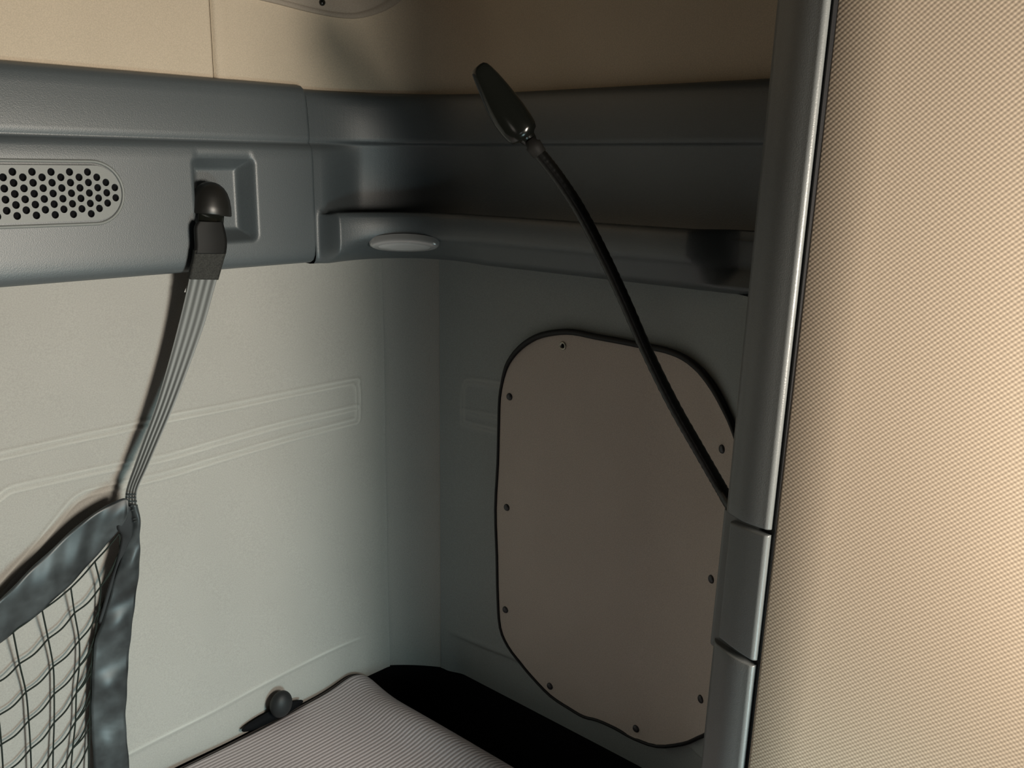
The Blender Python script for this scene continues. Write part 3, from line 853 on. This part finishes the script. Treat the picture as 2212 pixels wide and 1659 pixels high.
ribbon('sleeve', [(420, 540), (417, 560), (411, 585), (408, 602)], [(486, 545), (481, 560), (474, 585), (469, 603)], M_SLEEVE, across=10, th=0.0065, yl=[-.0500, -.049, -.046, -.044], yr=[-.0500, -.049, -.046, -.044])
ribbon('strap', [(411, 588), (404, 625), (386, 700), (362, 790), (335, 880), (308, 955), (288, 1012), (273, 1058), (270, 1090)],
       [(472, 590), (462, 625), (441, 700), (409, 790), (374, 880), (342, 955), (318, 1010), (297, 1058), (296, 1092)], M_STRAP, across=36, ridges=4,
       yl=[-.044, -.040, -.034, -.030, -.029, -.029, -.030, -.032, -.034], yr=[-.044, -.041, -.038, -.037, -.038, -.039, -.041, -.042, -.042])
part('stitching', mesh('stitching', *(lambda V, Fq: (V, Fq))(*(lambda: (
    [npt(x0 + dx, y0 + dy, -0.0440) for (x0, y0, x1, y1) in [(276, 1068, 294, 1066), (277, 1074, 294, 1073), (280, 1082, 296, 1081), (282, 1092, 297, 1090), (284, 1101, 298, 1099), (288, 1120, 301, 1117), (289, 1126, 302, 1122)] for dx, dy in ((0, 0), (x1 - x0, y1 - y0), (x1 - x0, y1 - y0 + 3), (0, 3))],
    [(4 * i, 4 * i + 1, 4 * i + 2, 4 * i + 3) for i in range(7)]))())), M_BLACK, net, smooth=False)
tg = ribbon('care_tag', [(404, 617), (398, 631)], [(410, 618), (408, 632)], M_TAG, across=2, th=0.0006, yl=[-.037] * 2, yr=[-.037] * 2)
tag(tg, 'tiny white tag')

def wr_top(l, t):
    return 0.003 * math.sin(PI * t) + 0.0022 * math.sin(l * 62 + t * 2.0 + .8 * math.sin(l * 31)) * math.sin(PI * t) + 0.0008 * math.sin(l * 130 - t * 6 + 1)
ribbon('top_band', [(276, 1078), (257, 1079), (187, 1120), (119, 1180), (56, 1239), (0, 1297), (-70, 1362), (-160, 1440), (-260, 1526), (-350, 1604), (-420, 1660)],
       [(272, 1120), (252, 1150), (203, 1205), (153, 1260), (90, 1318), (32, 1364), (-30, 1410), (-110, 1480), (-210, 1556), (-300, 1628), (-395, 1700)], M_VINYL, n=10, across=14, wr=wr_top, th=0.002, yl=[-.041, -.038, -.034] + [-.030] * 8, yr=[-.039, -.032, -.026, -.022, -.020, -.019, -.018, -.018, -.018, -.018, -.018])
def wr_side(l, t):
    return 0.0035 * math.sin(PI * t) + 0.0026 * math.sin(l * 74 + 1.2) * math.sin(PI * t) + 0.0008 * math.sin(l * 150 + t * 5)
ribbon('side_band', [(274, 1085), (282, 1127), (278, 1165), (256, 1223), (240, 1278), (222, 1338), (206, 1380), (200, 1438), (198, 1480), (197, 1557), (203, 1659), (208, 1712)],
       [(296, 1090), (302, 1127), (302, 1165), (300, 1223), (294, 1278), (286, 1338), (281, 1380), (276, 1438), (274, 1480), (271, 1557), (279, 1659), (284, 1690)], M_VINYL, n=9, across=12, wr=wr_side, th=0.002,
       yl=[-.034, -.034, -.032, -.026, -.020, -.016, -.014] + [-.013] * 5, yr=[-.042, -.042, -.038, -.030, -.024, -.020, -.018] + [-.017] * 5)
# black folded corner and inner edge of the binding
ribbon('corner_fold', [(268, 1083), (255, 1110), (252, 1140), (262, 1160), (252, 1210), (236, 1260), (222, 1310), (212, 1345)], [(282, 1095), (290, 1128), (291, 1150), (287, 1180), (270, 1222), (252, 1272), (234, 1322), (220, 1352)], M_RUBBER, across=5, th=0.0015, yl=[-.038, -.037, -.035, -.032, -.026, -.020, -.016, -.014], yr=[-.040, -.038, -.036, -.033, -.027, -.021, -.017, -.015])

# net cords: columns run down, rows follow the top band
cols = {
 -3: [(-166, 1500), (-150, 1575), (-136, 1640), (-130, 1702), (-126, 1764), (-124, 1826), (-122, 1888)],
 -2: [(-100, 1450), (-82, 1528), (-68, 1592), (-62, 1654), (-58, 1716), (-55, 1778), (-53, 1840)],
 -1: [(-36, 1404), (-20, 1482), (-4, 1546), (3, 1608), (7, 1670), (9, 1732), (11, 1794)],
 0: [(28, 1364), (42, 1434), (56, 1495), (62, 1557), (66, 1618), (68, 1680), (69, 1742)],
 1: [(91, 1318), (104, 1380), (115, 1440), (117, 1499), (117, 1561), (115, 1620), (114, 1680)],
 2: [(153, 1270), (161, 1324), (171, 1384), (171, 1440), (165, 1497), (163, 1559), (157, 1617), (152, 1676)],
 3: [(205, 1213), (217, 1268), (213, 1320), (205, 1374), (198, 1430), (196, 1488), (194, 1548), (193, 1606), (191, 1665)],
 4: [(258, 1152), (258, 1192), (243, 1240)],
}
V = []; Fq = []
def ynet(x, y):
    # the net hangs clear of the wall at its upper binding and settles against it lower down
    t = float(sstep(0, 130, y - (1364 - 0.89 * (x - 28))))
    return -0.020 + 0.009 * t - 0.010 * float(sstep(190, 260, x)) * (1 - t)
def cord(pts, r=0.0011):
    global V, Fq
    q = catmull([npt(*p, ynet(*p)) for p in pts], 6)
    v, f = tube_vf(q, r, 6, off=len(V)); V += v; Fq += f
ZNET = 0.613                       # the net ends where it meets the mattress
def zof(p): return npt(*p, ynet(*p))[2]
def cut(pts):
    pts = list(pts)
    while zof(pts[-1]) > ZNET:
        a, b = pts[-2], pts[-1]; pts.append((b[0] + (b[0] - a[0]) * 0.6, b[1] + (b[1] - a[1])))
    out = []
    for p in pts:
        if zof(p) >= ZNET: out.append(p)
        else:
            a = out[-1]; za, zb = zof(a), zof(p); t = (za - ZNET) / (za - zb)
            if t > 0.05: out.append((a[0] + (p[0] - a[0]) * t, a[1] + (p[1] - a[1]) * t))
            break
    return out
for k, b in enumerate([(-232, 1552), (-298, 1604), (-362, 1656)]):
    cols[-4 - k] = [b, (b[0] + 15, b[1] + 76), (b[0] + 27, b[1] + 140)]
for c in cols:
    if c < 4: cols[c] = cut(cols[c])
for c, pts in cols.items():
    cord(pts)
for j in range(12):
    seq = []
    for c in sorted(cols):
        if j < len(cols[c]): seq.append((c, cols[c][j]))
    for (ca, a), (cb, b) in zip(seq[:-1], seq[1:]):
        if cb - ca != 1: continue
        mx_ = ((a[0] + b[0]) / 2 + 2, (a[1] + b[1]) / 2 + 5)
        if j == 0: mx_ = ((a[0] + b[0]) / 2, (a[1] + b[1]) / 2 + 2)
        cord([a, mx_, b])
for (a, b) in [((258, 1192), (217, 1268)), ((213, 1320), (235, 1285)), ((198, 1430), (206, 1400)), ((171, 1440), (198, 1400)), ((165, 1497), (197, 1452)), ((163, 1559), (195, 1512)), ((157, 1617), (195, 1570))]:
    cord([a, ((a[0] + b[0]) / 2 + 1, (a[1] + b[1]) / 2 + 3), b])
part('net_mesh', mesh('net_mesh', V, Fq), M_CORD, net)

# ------------------------------------------------------------------ LIGHTS
def area(name, loc, target, size, energy, col, shape='DISK', spread=180):
    d = bpy.data.lights.new(name, 'AREA'); d.shape = shape; d.size = size; d.energy = energy; d.color = col; d.spread = math.radians(spread)
    o = bpy.data.objects.new(name, d); COL.objects.link(o); o.location = loc
    o.rotation_euler = (Vector(target) - Vector(loc)).to_track_quat('-Z', 'Y').to_euler()
    return o
area('key_lamp', (-0.405, -1.48, 1.27), (-0.75, 0.0, 1.42), 0.30, 14.0, (1.0, 0.905, 0.775), spread=165)
area('cool_fill_light', (-0.465, -1.36, 0.70), (-0.55, 0.0, 0.48), 0.26, 3.0, (0.66, 0.96, 1.0), spread=110)  # added cool fill for the lower wall, no window stands there
area('left_glow', (-1.42, -1.10, 1.10), (0.0, -0.3, 1.3), 0.22, 0.15, (1.0, 0.90, 0.80))
area('front_glow', (-0.82, -1.25, 1.05), (0.0, -0.3, 1.0), 0.20, 0.09, (0.90, 0.97, 1.0))
w = bpy.data.worlds.new('cab_dark'); scn.world = w; w.use_nodes = True
w.node_tree.nodes['Background'].inputs['Color'].default_value = (0.75, 0.80, 0.85, 1)
w.node_tree.nodes['Background'].inputs['Strength'].default_value = 0.003

scn.view_settings.view_transform = 'Standard'
scn.view_settings.look = 'None'
scn.view_settings.exposure = 0.0
scn.view_settings.gamma = 1.0
scn.view_settings.use_curve_mapping = False
